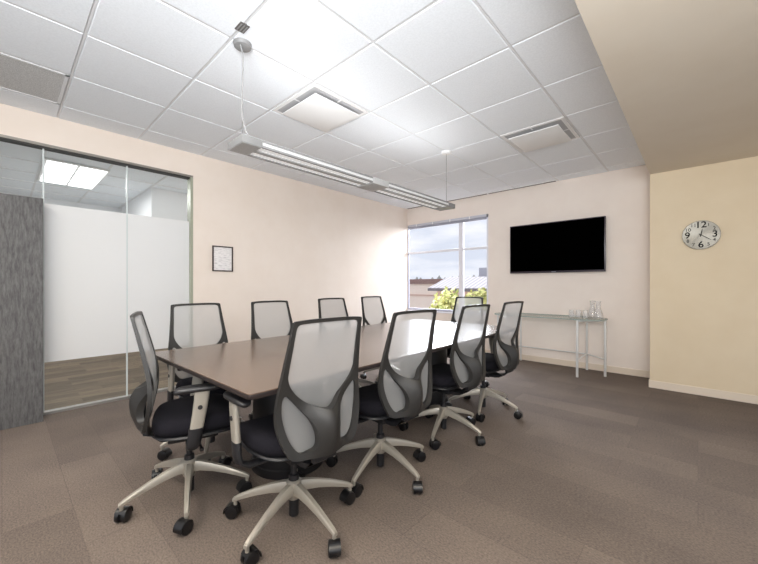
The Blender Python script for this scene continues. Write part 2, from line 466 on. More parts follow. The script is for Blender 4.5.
for xx in (-0.62, -0.25, 0.12, 0.5):
    bm = bmesh.new(); box(bm, (xx - 0.008, -0.022, -0.05), (xx + 0.008, -0.017, 0), 0.001); finish('bracket', bm, M['white'], t)

# ------------------------------------------------------------------ ceiling fittings
def diffuser(c, label, dark=False):
    i, j = tile_at(*c)
    cx, cy = (xs[i] + xs[i + 1]) / 2, (ys[j] + ys[j + 1]) / 2
    h = G / 2 - 0.012
    t = empty('air_diffuser', (cx, cy, HC), label=label, cat='air vent')
    bm = bmesh.new()          # square sloping throat
    def sq(s, z): return [(-s, -s, z), (s, -s, z), (s, s, z), (-s, s, z)]
    loft(bm, [sq(h, 0.011), sq(h, -0.003), sq(h - 0.03, -0.003)], cap=False)
    finish('frame', bm, M['white'], t, smooth=False)
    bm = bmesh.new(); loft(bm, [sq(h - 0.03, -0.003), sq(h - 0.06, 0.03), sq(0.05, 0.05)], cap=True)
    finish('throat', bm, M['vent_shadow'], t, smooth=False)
    bm = bmesh.new(); box(bm, (-h + 0.06, -h + 0.06, -0.034), (h - 0.06, h - 0.06, -0.024), 0.004); finish('face_plate', bm, M['white'], t)
    for sx, sy in ((1, 0), (-1, 0), (0, 1), (0, -1)):
        bm = bmesh.new(); q = h - 0.055
        box(bm, (sx * q - (0.025 if sx else 0.008), sy * q - (0.025 if sy else 0.008), -0.004), (sx * q + (0.025 if sx else 0.008), sy * q + (0.025 if sy else 0.008), 0.002), 0.002)
        finish('clip', bm, M['white'], t)
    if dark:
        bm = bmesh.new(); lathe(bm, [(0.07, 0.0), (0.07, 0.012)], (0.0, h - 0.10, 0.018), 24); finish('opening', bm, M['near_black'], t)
diffuser(d1, 'square white ceiling air diffuser beside the near half of the hanging light')
diffuser(d2, 'square white ceiling air diffuser with dark opening, nearest the tan soffit', True)
i, j = tile_at(*gr)
t = empty('return_grille', ((xs[i] + xs[i + 1]) / 2, (ys[j] + ys[j + 1]) / 2, HC), label='grey perforated return air grille set in the ceiling above the glass', cat='air vent')
bm = bmesh.new(); h = G / 2 - 0.012; box(bm, (-h, -h, 0.001), (h, h, 0.009)); finish('perforated_plate', bm, M['grille'], t)
bm = bmesh.new()
for lo, hi in (((-h, -h), (h, -h + .02)), ((-h, h - .02), (h, h)), ((-h, -h), (-h + .02, h)), ((h - .02, -h), (h, h))):
    box(bm, (lo[0], lo[1], -0.003), (hi[0], hi[1], 0.001))
finish('frame', bm, M['tbar'], t)

t = empty('slot_diffuser', (-2.85, YB - 0.045, HC), label='long dark linear slot vent along the ceiling above the window', cat='air vent')
bm = bmesh.new(); box(bm, (-1.36, -0.024, -0.004), (1.34, 0.03, 0.0)); finish('slot', bm, M['dark_slot'], t)
bm = bmesh.new(); box(bm, (-1.37, -0.036, -0.007), (1.345, -0.024, 0.0)); finish('flange', bm, M['white'], t)
bm = bmesh.new(); box(bm, (0.30, -0.036, -0.008), (0.32, 0.03, -0.004)); finish('joiner', bm, M['white'], t)

t = empty('ceiling_clip', (-1.957, GY0, HC), label='small dark striped clip on the ceiling grid beside the light canopy', cat='clip')
bm = bmesh.new(); box(bm, (-0.04, -0.028, -0.004), (0.04, 0.028, 0.004), 0.002); finish('clip_body', bm, M['dark_slot'], t)
bm = bmesh.new()
for k in (-1, 0, 1): box(bm, (-0.032, k * 0.017 - 0.0035, -0.006), (0.032, k * 0.017 + 0.0035, -0.004))
finish('clip_bars', bm, M['fix_grey'], t)

# ------------------------------------------------------------------ pendant linear light
FX, FY0, FY1, FZ0, FZ1, FW = -2.088, 0.97, 3.42, 2.003, 2.05, 0.1
t = empty('pendant_light', (FX, 2.19, FZ0), label='long grey linear pendant light hung from the ceiling over the table', cat='pendant light')
HL = (FY1 - FY0) / 2; FH = FZ1 - FZ0
for s in (-1, 1):
    bm = bmesh.new(); lo, hi = sorted((s * HL, s * (HL - 0.13)))
    box(bm, (-FW, lo, 0), (FW, hi, FH), 0.003); finish('end_cap', bm, M['fix_grey'], t)
    bm = bmesh.new(); box(bm, (-FW + .006, lo + .004, -0.002), (FW - .006, hi - .004, 0.001)); finish('end_plate', bm, M['fix_dark'], t)
bm = bmesh.new(); box(bm, (-FW - 0.001, -0.1, -0.003), (FW + 0.001, 0.1, FH), 0.003); finish('centre_joint', bm, M['fix_dark'], t)
for s in (-1, 1):
    lo, hi = sorted((s * 0.1, s * (HL - 0.13)))
    bm = bmesh.new(); box(bm, (-0.022, lo, 0.0), (0.022, hi, FH - 0.012), 0.002); finish('centre_rail', bm, M['fix_dark'], t)
    for q in (-1, 1):
        a, b_ = sorted((q * (FW - 0.016), q * 0.022))
        bm = bmesh.new(); box(bm, (a, lo, 0.008), (b_, hi, 0.013)); finish('lens', bm, M['lens'], t)
        a, b_ = sorted((q * FW, q * (FW - 0.016)))
        bm = bmesh.new(); box(bm, (a, lo, 0.0), (b_, hi, 0.014), 0.002); box(bm, (a, lo, FH - 0.012), (b_, hi, FH), 0.002); finish('side_rail', bm, M['fix_grey'], t)
        a, b_ = sorted((q * (FW - 0.006), q * (FW - 0.012)))
        bm = bmesh.new(); box(bm, (a, lo, 0.012), (b_, hi, FH - 0.010)); finish('glow_slot', bm, M['glow'], t)
for yy in (0.984, 3.362):
    y = yy - 2.19
    bm = bmesh.new(); lathe(bm, [(0.0, -0.03), (0.03, -0.03), (0.05, -0.022), (0.055, 0.0)], (0, y + 0.03, HC - FZ0), 28)
    finish('ceiling_canopy', bm, M['fix_grey'] if yy < 2 else M['white'], t)
    bm = bmesh.new(); tube(bm, [(0, y + 0.03, FH), (0, y + 0.03, HC - FZ0 - 0.02)], 0.0022, 6); finish('suspension_wire', bm, M['wire'], t)
bm = bmesh.new()
cp = catmull([(0.02, -1.2, HC - FZ0 - 0.025), (0.032, -1.19, HC - FZ0 - 0.1), (0.03, -1.19, 0.40), (0.022, -1.19, 0.22), (0.03, -1.175, 0.12), (0.05, -1.15, FH - 0.004)], 8, False)
tube(bm, cp, 0.0045, 8); finish('power_cord', bm, M['cord_white'], t)

# ------------------------------------------------------------------ conference table
TX, TY, TRZ, THW, THL, TZ = -1.890, 2.0265, 0.0155, 0.618, 1.402, 0.735
t = empty('conference_table', (TX, TY, 0), TRZ, label='long brown conference table with black drum bases in the room centre', cat='table')
bm = bmesh.new()
def rrect(hx, hy, r, n=5):
    P = []
    for cx, cy, a0 in ((hx - r, hy - r, 0), (-hx + r, hy - r, PI / 2), (-hx + r, -hy + r, PI), (hx - r, -hy + r, 1.5 * PI)):
        for k in range(n + 1):
            a = a0 + PI / 2 * k / n; P.append((cx + r * math.cos(a), cy + r * math.sin(a)))
    return P
prism(bm, rrect(THW, THL, 0.02), TZ - 0.004, TZ)
finish('table_top', bm, M['table_top'], t, angle=30)
bm = bmesh.new()
loft(bm, [[(x, y, z) for x, y in rrect(THW - d, THL - d, 0.02)] for d, z in ((0.05, TZ - 0.034), (0.006, TZ - 0.026), (-0.001, TZ - 0.012), (0, TZ - 0.004))])
finish('table_edge', bm, M['table_edge'], t, angle=50)
for (wx, wy) in ((-1.97, 1.27), (-2.0, 2.84)):
    dx, dy = wx - TX, wy - TY; lx = dx * math.cos(TRZ) + dy * math.sin(TRZ); ly = -dx * math.sin(TRZ) + dy * math.cos(TRZ)
    bm = bmesh.new(); lathe(bm, [(0.225, 0.0), (0.23, 0.006), (0.23, 0.05), (0.222, 0.056), (0.222, 0.66), (0.20, 0.70)], (lx, ly, 0), 48)
    finish('drum_base', bm, M['table_black'], t)
    bm = bmesh.new(); prism(bm, [(lx + x, ly + y) for x, y in rrect(0.33, 0.33, 0.03)], 0.68, TZ - 0.034); finish('mounting_plate', bm, M['table_black'], t)

# ------------------------------------------------------------------ office chairs
# local frame: +X is backwards (towards the backrest), Y sideways, origin under the gas column
def p_ring(z): return 0.028 + lerp_table([(0.39, 0.228), (0.44, 0.217), (0.51, 0.202), (0.58, 0.189), (0.66, 0.186), (0.75, 0.198), (0.88, 0.228), (1.02, 0.264)], z)
def s_spine(y, z):
    k = max(0.0, 1 - (abs(y) / 0.125)); k = k * k * (3 - 2 * k)
    return k * lerp_table([(0.37, 0.0), (0.42, 0.012), (0.50, 0.052), (0.58, 0.068), (0.66, 0.034), (0.74, 0.0), (0.80, 0.0)], z)
def thick(y, z):
    k = max(0.0, 1 - (abs(y) / 0.14))
    return 0.018 + 0.022 * k * lerp_table([(0.37, 0.5), (0.45, 1), (0.6, 1), (0.72, 0)], z) - 0.005 * lerp_table([(0.8, 0), (1.0, 1)], z)
half = [(0.09, 1.0105), (0.165, 1.0065), (0.179, 1.003), (0.184, 0.994), (0.189, 0.94), (0.198, 0.86), (0.209, 0.77), (0.220, 0.69), (0.227, 0.63), (0.225, 0.575), (0.209, 0.515), (0.188, 0.468), (0.170, 0.446), (0.142, 0.435), (0.07, 0.430)]
outline = [(0, 1.0105)] + half + [(0, 0.429)] + [(-x, z) for x, z in half[::-1]]
whalf = [(0.10, 0.9945), (0.148, 0.992), (0.163, 0.984), (0.168, 0.964), (0.173, 0.89), (0.180, 0.80), (0.178, 0.765), (0.158, 0.724), (0.118, 0.680), (0.07, 0.646)]
window = [(0, 0.9955)] + whalf + [(0, 0.624)] + [(-x, z) for x, z in whalf[::-1]]
lobe = [(0.196, 0.692), (0.182, 0.700), (0.160, 0.680), (0.116, 0.632), (0.080, 0.585), (0.060, 0.53), (0.060, 0.480), (0.080, 0.463), (0.118, 0.459), (0.150, 0.480), (0.178, 0.530), (0.197, 0.60), (0.201, 0.655)]
def inside(P, x, y):
    c = False; n = len(P)
    for i in range(n):
        x1, y1 = P[i][0], P[i][1]; x2, y2 = P[i - 1][0], P[i - 1][1]
        if (y1 > y) != (y2 > y) and x < (x2 - x1) * (y - y1) / (y2 - y1) + x1: c = not c
    return c
def plate(loops, holes, step):
    V, E = [], []
    for lp in loops + holes:
        s = len(V); V += [Vector((p[0], p[1])) for p in lp]; n = len(lp)
        E += [(s + i, s + (i + 1) % n) for i in range(n)]
    bx = [p[0] for p in loops[0]]; by = [p[1] for p in loops[0]]
    y = min(by) + step / 2; r = 0
    B = list(V)
    while y < max(by):
        x = min(bx) + (step / 2 if r % 2 else step)
        while x < max(bx):
            if inside(loops[0], x, y) and not any(inside(h, x, y) for h in holes):
                if min((Vector((x, y)) - q).length_squared for q in B) > (step * 0.55) ** 2: V.append(Vector((x, y)))
            x += step
        y += step * 0.87; r += 1
    v2, _, f2, *_ = delaunay_2d_cdt(V, E, [], 0, 1e-6)
    F = []
    for f in f2:
        c = sum((v2[i] for i in f), Vector((0, 0))) / len(f)
        if inside(loops[0], c.x, c.y) and not any(inside(h, c.x, c.y) for h in holes): F.append(tuple(f))
    return v2, F
def sheet(V, F, front, back):
    bm = bmesh.new()
    a = [bm.verts.new(front(v.x, v.y)) for v in V]; b_ = [bm.verts.new(back(v.x, v.y)) for v in V]
    cnt = {}
    for f in F:
        bm.faces.new([a[i] for i in f]); bm.faces.new([b_[i] for i in f[::-1]])
        for i in range(len(f)):
            e = (f[i], f[(i + 1) % len(f)]); k = tuple(sorted(e)); cnt.setdefault(k, []).append(e)
    for k, v in cnt.items():
        if len(v) == 1:
            i, j = v[0]; bm.faces.new((a[j], a[i], b_[i], b_[j]))
    for v in [v for v in bm.verts if not v.link_faces]: bm.verts.remove(v)
    return bm
LAT = 0.962
outline, window, lobe = [[(x * LAT, z) for x, z in L_] for L_ in (outline, window, lobe)]
OUT, WIN = catmull(outline, 5), catmull(window, 5)
LB1 = catmull(lobe, 5); LB2 = [Vector((-p.x, p.y)) for p in LB1]

def arm_mesh(s):
    """upright: flattened oval tapering down, leaning slightly"""
    bm = bmesh.new(); R = []
    for (x, z, rx, ry) in ((-0.055, 0.645, 0.034, 0.014), (-0.052, 0.60, 0.033, 0.014), (-0.042, 0.53, 0.031, 0.014), (-0.030, 0.46, 0.029, 0.014)):
        R.append([(x + rx * math.copysign(abs(math.cos(a)) ** 0.6, math.cos(a)), s * 0.268 + ry * math.copysign(abs(math.sin(a)) ** 0.6, math.sin(a)), z) for a in [2 * PI * k / 20 for k in range(20)]])
    loft(bm, R); return bm
def bracket_mesh(s):
    bm = bmesh.new(); R = []
    for (x, y, z, rx, ry) in ((-0.030, 0.268, 0.465, 0.033, 0.0175), (-0.022, 0.268, 0.41, 0.032, 0.0175), (-0.016, 0.262, 0.375, 0.030, 0.016), (-0.012, 0.22, 0.352, 0.028, 0.014), (-0.01, 0.09, 0.352, 0.028, 0.012)):
        R.append([(x + rx * math.cos(a), s * y + ry * math.sin(a) * (1 if z > .36 else 0.3), z + (0 if z > .36 else ry * math.sin(a))) for a in [2 * PI * k / 16 for k in range(16)]])
    loft(bm, R); return bm
def pad_mesh(s):
    bm = bmesh.new(); R = []
    for z, d in ((0.640, 0.010), (0.645, 0.002), (0.656, 0.0), (0.664, 0.005), (0.667, 0.014)):
        R.append([(-0.037 + (0.103 - d) * math.copysign(abs(math.cos(a)) ** 0.55, math.cos(a)), s * 0.262 + (0.036 - d) * math.copysign(abs(math.sin(a)) ** 0.7, math.sin(a)) , z - 0.008 * max(0, math.cos(a)) ** 3) for a in [2 * PI * k / 32 for k in range(32)]])
    loft(bm, R); return bm
def seat_mesh(z0, z1, grow=0.0):
    """waterfall-front cushion, lofted from stacked rounded outlines"""
    bm = bmesh.new(); R = []; n = 44
    prof = ((0.0, 0.030), (0.15, 0.010), (0.4, 0.0), (0.7, 0.003), (0.9, 0.016), (1.0, 0.045))
    for t_, d in prof:
        z = z0 + (z1 - z0) * t_; ring = []
        for k in range(n):
            a = 2 * PI * k / n; ca, sa = math.cos(a), math.sin(a)
            x = 0.205 * math.copysign(abs(ca) ** 0.55, ca); y = 0.228 * math.copysign(abs(sa) ** 0.5, sa)
            y *= 1.0 - 0.10 * max(0, x) / 0.212 - 0.08 * max(0, -x) / 0.212
            f = 1 - d / 0.235 + grow
            drop = -0.022 * max(0, (-x - 0.10) / 0.115) ** 2
            ring.append((x * f - 0.036, y * f, z + drop + 0.008 * (abs(y) / 0.228) ** 2))
        R.append(ring)
    loft(bm, R)
    return bm
def leg_mesh():
    bm = bmesh.new(); R = []
    for (x, z, hy, hz) in ((0.018, 0.172, 0.022, 0.028), (0.06, 0.171, 0.0195, 0.023), (0.12, 0.158, 0.0165, 0.019), (0.19, 0.137, 0.014, 0.016), (0.25, 0.115, 0.0125, 0.013), (0.292, 0.098, 0.0115, 0.011), (0.312, 0.087, 0.0095, 0.008)):
        R.append([(x, sy * hy * wx_, z + sz * hz) for sy, sz, wx_ in ((1, -1, 1), (1, .3, 1), (.6, 1, 1), (-.6, 1, 1), (-1, .3, 1), (-1, -1, 1))])
    loft(bm, R)
    tube(bm, [(0.300, 0, 0.10), (0.300, 0, 0.062)], 0.009, 10)
    return bm
def caster_mesh():
    bm = bmesh.new(); c = (0.012, 0, 0.032)
    for s in (-1, 1):
        y = s * 0.0155
        lathe(bm, [(0.0, y - 0.011), (0.021, y - 0.0115), (0.030, y - 0.0085), (0.032, y - 0.004), (0.032, y + 0.004), (0.030, y + 0.0085), (0.021, y + 0.0115), (0.0, y + 0.011)], c, 24, axis='y')
    # hood over the wheel pair
    R = []
    for k in range(9):
        a = math.radians(-10 + 160 * k / 8); rr = 0.0355
        cx, cz = c[0] + 0.004 + rr * math.cos(a), c[2] + rr * math.sin(a)
        dx, dz = math.cos(a), math.sin(a)
        R.append([(cx - 0.004 * dx, -0.025, cz - 0.004 * dz), (cx, -0.025, cz), (cx, 0.025, cz), (cx - 0.004 * dx, 0.025, cz - 0.004 * dz)])
    loft(bm, R)
    tube(bm, [(0, 0, 0.074), (0.0, 0, 0.034)], 0.0075, 8)
    box(bm, (0.0, -0.003, 0.012), (0.022, 0.003, 0.05))
    return bm

def make_chair():
    r = empty('office_chair', (0, 0, 0))
    tag(r, 'chair', 'chair', 'office chairs around the conference table')
    finish('seat', seat_mesh(0.402, 0.488), M['seat_fabric'], r, angle=60)
    finish('seat_pan', seat_mesh(0.380, 0.406, -0.06), M['black_plastic'], r, angle=60)
    bm = bmesh.new(); box(bm, (-0.14, -0.075, 0.330), (0.10, 0.075, 0.381), 0.012); finish('tilt_mechanism', bm, M['black_plastic'], r)
    bm = bmesh.new(); tube(bm, [(-0.04, 0.07, 0.342), (-0.05, 0.17, 0.335), (-0.055, 0.20, 0.325)], [0.006, 0.006, 0.010], 8)
    finish('adjustment_lever', bm, M['black_plastic'], r)
    bm = bmesh.new()
    lathe(bm, [(0.015, 0.33), (0.015, 0.235), (0.024, 0.232), (0.026, 0.19)], (0, 0, 0), 20); finish('gas_column', bm, M['black_plastic'], r)
    bm = bmesh.new(); lathe(bm, [(0.023, 0.16), (0.0235, 0.038), (0.020, 0.034), (0, 0.034)], (0, 0, 0), 20); finish('column_foot', bm, M['black_plastic'], r)
    bm = bmesh.new(); lathe(bm, [(0.027, 0.208), (0.036, 0.200), (0.040, 0.17), (0.036, 0.14), (0.028, 0.118), (0, 0.118)], (0, 0, 0), 30); finish('base_hub', bm, M['silver'], r)
    lg = None
    for k in range(5):
        if lg is None:
            lg = finish('leg', leg_mesh(), M['silver'], r, angle=28)
            cs = finish('caster', caster_mesh(), M['caster'], lg, loc=(0.300, 0, 0))
            l0, c0 = lg, cs
        else:
            l0 = lg.copy(); COL.objects.link(l0); l0.parent = r
            c0 = cs.copy(); COL.objects.link(c0); c0.parent = l0
        l0.rotation_euler.z = 2 * PI * k / 5; l0['k'] = k
    for s in (-1, 1):
        a = finish('armrest', arm_mesh(s), M['silver'], r)
        finish('arm_pad', pad_mesh(s), M['arm_pad'], a, angle=50)
        finish('arm_bracket', bracket_mesh(s), M['black_plastic'], a, angle=50)
        bm = bmesh.new(); lathe(bm, [(0.0, -0.004), (0.010, -0.004), (0.011, 0.0)] if s < 0 else [(0.011, 0.0), (0.010, 0.004), (0.0, 0.004)], (-0.046, s * 0.2825, 0.565), 16, axis='y'); finish('arm_button', bm, M['black_plastic'], a)
    # backrest
    V, F = plate([OUT], [WIN, LB1, LB2], 0.013)
    fr = finish('back_frame', sheet(V, F,
        lambda y, z: (p_ring(z) + s_spine(y, z), y, z),
        lambda y, z: (p_ring(z) + s_spine(y, z) + thick(y, z), y, z)), M['chair_plastic'], r, angle=40)
    sc = lambda P, k: [Vector((p.x * (1 - k / 0.2), 0.69 + (p.y - 0.69) * (1 - k / 0.31))) for p in P]
    V, F = plate([sc(OUT, 0.006)], [], 0.03)
    finish('back_mesh', sheet(V, F, lambda y, z: (p_ring(z) + 0.004, y, z), lambda y, z: (p_ring(z) + 0.006, y, z)), M['chair_mesh'], fr, angle=60)
    bm = bmesh.new(); R = []
    for (x, z, hy, hz) in ((0.08, 0.347, 0.05, 0.012), (0.14, 0.346, 0.05, 0.011), (0.185, 0.358, 0.055, 0.012), (0.250, 0.395, 0.06, 0.012), (0.252, 0.46, 0.055, 0.012)):
        vert = z > 0.37
        R.append([(x + (q[1] * 0.010 if vert else 0), q[0] * hy, z + (0 if vert else q[1] * hz)) for q in ((1, -1), (1, 1), (-1, 1), (-1, -1))])
    loft(bm, R); finish('back_support', bm, M['black_plastic'], r, angle=50)
    return r

def copy_tree(o, parent=None):
    c = o.copy(); COL.objects.link(c); c.parent = parent
    for ch in list(o.children): copy_tree(ch, c)
    return c

proto = make_chair()
R = math.radians
chairs = [  # x, y, back direction (rad), base rotation (deg, world)
    (-1.448, 0.962, -0.05, -77 + 5.3, 'grey mesh-back office chair nearest the camera, its whole back in view before the table'),
    (-1.448, 1.586, -0.08, -77 + 0.8, 'second chair from the camera along the open-floor side of the table'),
    (-1.460, 2.33, -0.08, -77 + 4.9, 'third chair from the camera along the open-floor side of the table'),
    (-1.455, 2.995, -0.06, -77 + 6.8, 'fourth chair along the open-floor side, right in front of the glass console table'),
    (-2.035, 0.69, -1.90, -93.0, 'chair seen side-on at the near short end of the table, by the glass partition'),
    (-2.552, 1.012, 3.13, -100, 'chair at the wall side of the table whose mesh back overlaps the frosted glass edge'),
    (-2.52, 1.620, 3.134, -70, 'wall-side chair second from the glass partition, beyond the brown table top'),
    (-2.643, 2.421, 3.117, -80, 'wall-side chair third from the glass partition, against the white wall'),
    (-2.742, 3.154, 3.135, -75, 'wall-side chair fourth from the glass partition, closest to the window corner'),
    (-2.032, 3.536, 1.59, -40, 'chair at the far short end of the table, its mesh back against the window'),
]
for k, (x, y, a, b0, lab) in enumerate(chairs):
    o = proto if k == 0 else copy_tree(proto)
    o.location = (x, y, 0); o.rotation_euler.z = a; o['label'] = lab
    for ch in o.children:
        if 'k' in ch.keys():
            ch.rotation_euler.z = R(b0) + 2 * PI * ch['k'] / 5 - a
            for cc in ch.children: cc.rotation_euler.z = random.uniform(-0.9, 0.9) + (PI if ch['k'] in (0, 2) else 0)
    if k == 4:                      # this one has its backrest set further forward
        for ch in o.children:
            if ch.name.startswith('back_frame'):
                ch.matrix_local = Matrix.Translation((0.155, 0, 0.66)) @ Matrix.Rotation(R(0.5), 4, 'Y') @ Matrix.Translation((-0.215, 0, -0.66))
            elif ch.name.startswith('back_support'): ch.location.x = -0.055
for o in bpy.data.objects:
    if 'k' in o.keys(): del o['k']

# ------------------------------------------------------------------ television
t = empty('television', (-1.528, YB, 1.696), label='large black flat television mounted on the back wall', cat='television')
hw, hh = 0.634, 0.366
bm = bmesh.new(); box(bm, (-hw, -0.072, -hh), (hw, -0.03, hh), 0.006); finish('tv_body', bm, M['tv_bezel'], t)
bm = bmesh.new(); box(bm, (-hw + 0.014, -0.0735, -hh + 0.026), (hw - 0.014, -0.0715, hh - 0.014)); finish('screen', bm, M['tv_black'], t)
bm = bmesh.new(); box(bm, (-0.3, -0.03, -0.2), (0.3, 0.0, 0.2), 0.004); finish('wall_mount', bm, M['black_plastic'], t)
bm = bmesh.new(); box(bm, (-0.03, -0.0735, -hh + 0.008), (0.03, -0.0715, -hh + 0.016)); finish('badge', bm, M['logo'], t)

# ------------------------------------------------------------------ glass console table
CY, CX0, CX1, CR, CZ = 5.125, -2.0, -1.112, 0.278, 0.724
t = empty('console_table', (0, 0, 0), label='slim glass-topped console table with chrome legs under the television', cat='table')
P = []
for k in range(25): a = -PI / 2 + PI * k / 24; P.append((CX1 + CR * math.cos(a), CY + CR * math.sin(a)))
for k in range(25): a = PI / 2 + PI * k / 24; P.append((CX0 + CR * math.cos(a), CY + CR * math.sin(a)))
bm = bmesh.new(); prism(bm, P, CZ - 0.010, CZ)
for f in bm.faces:
    n = f.normal; f.normal_update()
    if abs(f.normal.z) < 0.5: f.material_index = 1
finish('glass_top', bm, [M['top_glass'], M['glass_edge']], t, angle=40)
legs = [(CX1, CY - 0.258), (CX1, CY + 0.258), (CX1 + 0.252, CY + 0.01), (CX0, CY - 0.258), (CX0, CY + 0.258), (CX0 - 0.252, CY + 0.01)]
for (x, y) in legs:
    bm = bmesh.new(); lathe(bm, [(0.015, 0.0), (0.015, CZ - 0.02), (0.022, CZ - 0.018), (0.022, CZ - 0.0125)], (x, y, 0), 18); finish('leg', bm, M['chrome'], t)
def rail(a, b_, z, r=0.009):
    bm = bmesh.new(); tube(bm, [(a[0], a[1], z), (b_[0], b_[1], z)], r, 10); finish('stretcher', bm, M['chrome'], t)
for e in (0, 3):
    rail(legs[e], legs[e + 1], 0.215); rail(legs[e + 1], legs[e + 2], 0.215)
    rail(legs[e], legs[e + 1], CZ - 0.028, 0.010); rail(legs[e], legs[e + 2], CZ - 0.028, 0.010)
rail(legs[1], legs[4], 0.215)

def tumbler(x, y, label):
    bm = bmesh.new()
    lathe(bm, [(0.0, 0.0), (0.034, 0.0), (0.0345, 0.004), (0.029, 0.095), (0.0275, 0.095), (0.032, 0.006), (0.0, 0.006)], (0, 0, 0), 28)
    o = finish('drinking_glass', bm, M['drink_glass'], None, loc=(x, y, CZ + 0.0005))
    tag(o, label, 'glass', 'tumblers on the console table')
tumbler(-1.235, 5.12, 'short clear tumbler on the console, farthest from the carafes')
tumbler(-1.165, 5.16, 'short clear tumbler on the console, middle of the three tumblers')
tumbler(-1.075, 5.13, 'short clear tumbler on the console, right next to the carafes')
def carafe(x, y, label):
    bm = bmesh.new()
    lathe(bm, [(0.0, 0.0), (0.046, 0.0), (0.052, 0.02), (0.050, 0.06), (0.034, 0.11), (0.025, 0.15), (0.027, 0.20), (0.034, 0.222), (0.0325, 0.222), (0.0255, 0.20), (0.0235, 0.15), (0.032, 0.11), (0.047, 0.06), (0.049, 0.02), (0.0, 0.006)], (0, 0, 0), 30)
    o = finish('carafe', bm, M['drink_glass'], None, loc=(x, y, CZ + 0.0005))
    tag(o, label, 'carafe', 'carafes on the console table')
carafe(-1.01, 5.20, 'clear glass carafe on the console, the one beside the tumblers')
carafe(-0.93, 5.12, 'clear glass carafe on the console, closest to its rounded end')

# ------------------------------------------------------------------ wall clock
t = empty('wall_clock', (0.022, YC, 1.672), label='round brushed metal wall clock with black numerals on the tan wall', cat='clock')
CRD = 0.149
cm = mat('spun metal face', lin((142, 138, 129)), 0.42, 0.8); M['clock'] = cm
N, Lk, b = nt(cm)
tc = N.new('ShaderNodeTexCoord'); gr_ = N.new('ShaderNodeTexGradient'); gr_.gradient_type = 'RADIAL'
mp = N.new('ShaderNodeMapping'); mp.inputs['Rotation'].default_value = (PI / 2, 0, 0)
Lk.new(tc.outputs['Object'], mp.inputs['Vector']); Lk.new(mp.outputs[0], gr_.inputs['Vector'])
b.inputs['Anisotropic'].default_value = 0.95; b.inputs['Anisotropic Rotation'].default_value = 0.25
tg = N.new('ShaderNodeTangent'); tg.direction_type = 'RADIAL'; tg.axis = 'Y'
Lk.new(tg.outputs[0], b.inputs['Tangent'])
bm = bmesh.new(); lathe(bm, [(0.0, -0.020), (CRD - 0.012, -0.023), (CRD - 0.003, -0.026), (CRD, -0.022), (CRD, -0.002)], (0, 0, 0), 72, axis='y')
finish('clock_face', bm, cm, t, angle=30)
bm = bmesh.new()
def add_text(txt, size, x, z):
    cu = bpy.data.curves.new('txt', 'FONT'); cu.body = txt; cu.size = size; cu.align_x = 'CENTER'; cu.align_y = 'CENTER'; cu.extrude = 0.001
    if size > 0.08: cu.offset = 0.0012
    o = bpy.data.objects.new('txt', cu); COL.objects.link(o)
    dg = bpy.context.evaluated_depsgraph_get(); me = bpy.data.meshes.new_from_object(o.evaluated_get(dg))
    me.transform(Matrix.Translation((x, -0.0275, z)) @ Matrix.Rotation(PI / 2, 4, 'X'))
    bm.from_mesh(me); bpy.data.objects.remove(o); bpy.data.curves.remove(cu); bpy.data.meshes.remove(me)
for n_ in range(1, 13):
    a = PI / 2 - n_ * PI / 6
    big = n_ % 3 == 0; rr = 0.105 if big else 0.116
    add_text(str(n_), 0.090 if big else 0.048, rr * math.cos(a), rr * math.sin(a) * (1.0 if not big else 0.98))
finish('numerals', bm, M['numeral'], t, smooth=False)
def hand(name, deg, L_, w_, y):
    bm = bmesh.new(); a = PI / 2 - R(deg); d = Vector((math.cos(a), 0, math.sin(a))); n_ = Vector((-d.z, 0, d.x))
    loft(bm, [[d * l + n_ * s * w + Vector((0, q, 0)) for s, q in ((1, y), (-1, y), (-1, y - 0.0015), (1, y - 0.0015))] for l, w in ((-0.02, w_ * 0.8), (L_ * 0.6, w_), (L_, w_ * 0.4))])
    finish(name, bm, M['numeral'], t, smooth=False)
hand('hour_hand', 10, 0.062, 0.0035, -0.030); hand('minute_hand', 127, 0.095, 0.003, -0.033)
bm = bmesh.new(); lathe(bm, [(0.0, -0.036), (0.006, -0.036), (0.007, -0.022)], (0, 0, 0), 16, axis='y'); finish('hub', bm, M['numeral'], t)

# ------------------------------------------------------------------ framed notice on the left wall
t = empty('picture_frame', (XL, 1.81, 1.468), label='small dark-framed notice hanging on the cream left wall', cat='picture')
fw, fh, fb = 0.122, 0.152, 0.013
bm = bmesh.new()
box(bm, (0, -fw, -fh), (0.022, -fw + fb, fh), 0.002); box(bm, (0, fw - fb, -fh), (0.022, fw, fh), 0.002)
box(bm, (0, -fw + fb, -fh), (0.022, fw - fb, -fh + fb), 0.002); box(bm, (0, -fw + fb, fh - fb), (0.022, fw - fb, fh), 0.002)
finish('frame', bm, M['frame_dark'], t)
pm = mat('printed sheet', lin((236, 232, 230)), 0.5); N, Lk, b = nt(pm)
tc = N.new('ShaderNodeTexCoord'); mp = N.new('ShaderNodeMapping'); mp.inputs['Scale'].default_value = (1, 9, 60)
nz = N.new('ShaderNodeTexNoise'); nz.inputs['Scale'].default_value = 2.0; nz.inputs['Detail'].default_value = 2
Lk.new(tc.outputs['Object'], mp.inputs['Vector']); Lk.new(mp.outputs[0], nz.inputs['Vector'])
cr = N.new('ShaderNodeValToRGB'); cr.color_ramp.elements[0].position = 0.30; cr.color_ramp.elements[0].color = lin((196, 192, 192))
cr.color_ramp.elements[1].position = 0.5; cr.color_ramp.elements[1].color = lin((238, 234, 232))
Lk.new(nz.outputs['Fac'], cr.inputs['Fac']); Lk.new(cr.outputs['Color'], b.inputs['Base Color'])
bm = bmesh.new(); box(bm, (0.002, -fw + fb, -fh + fb), (0.010, fw - fb, fh - fb)); finish('printed_sheet', bm, pm, t)

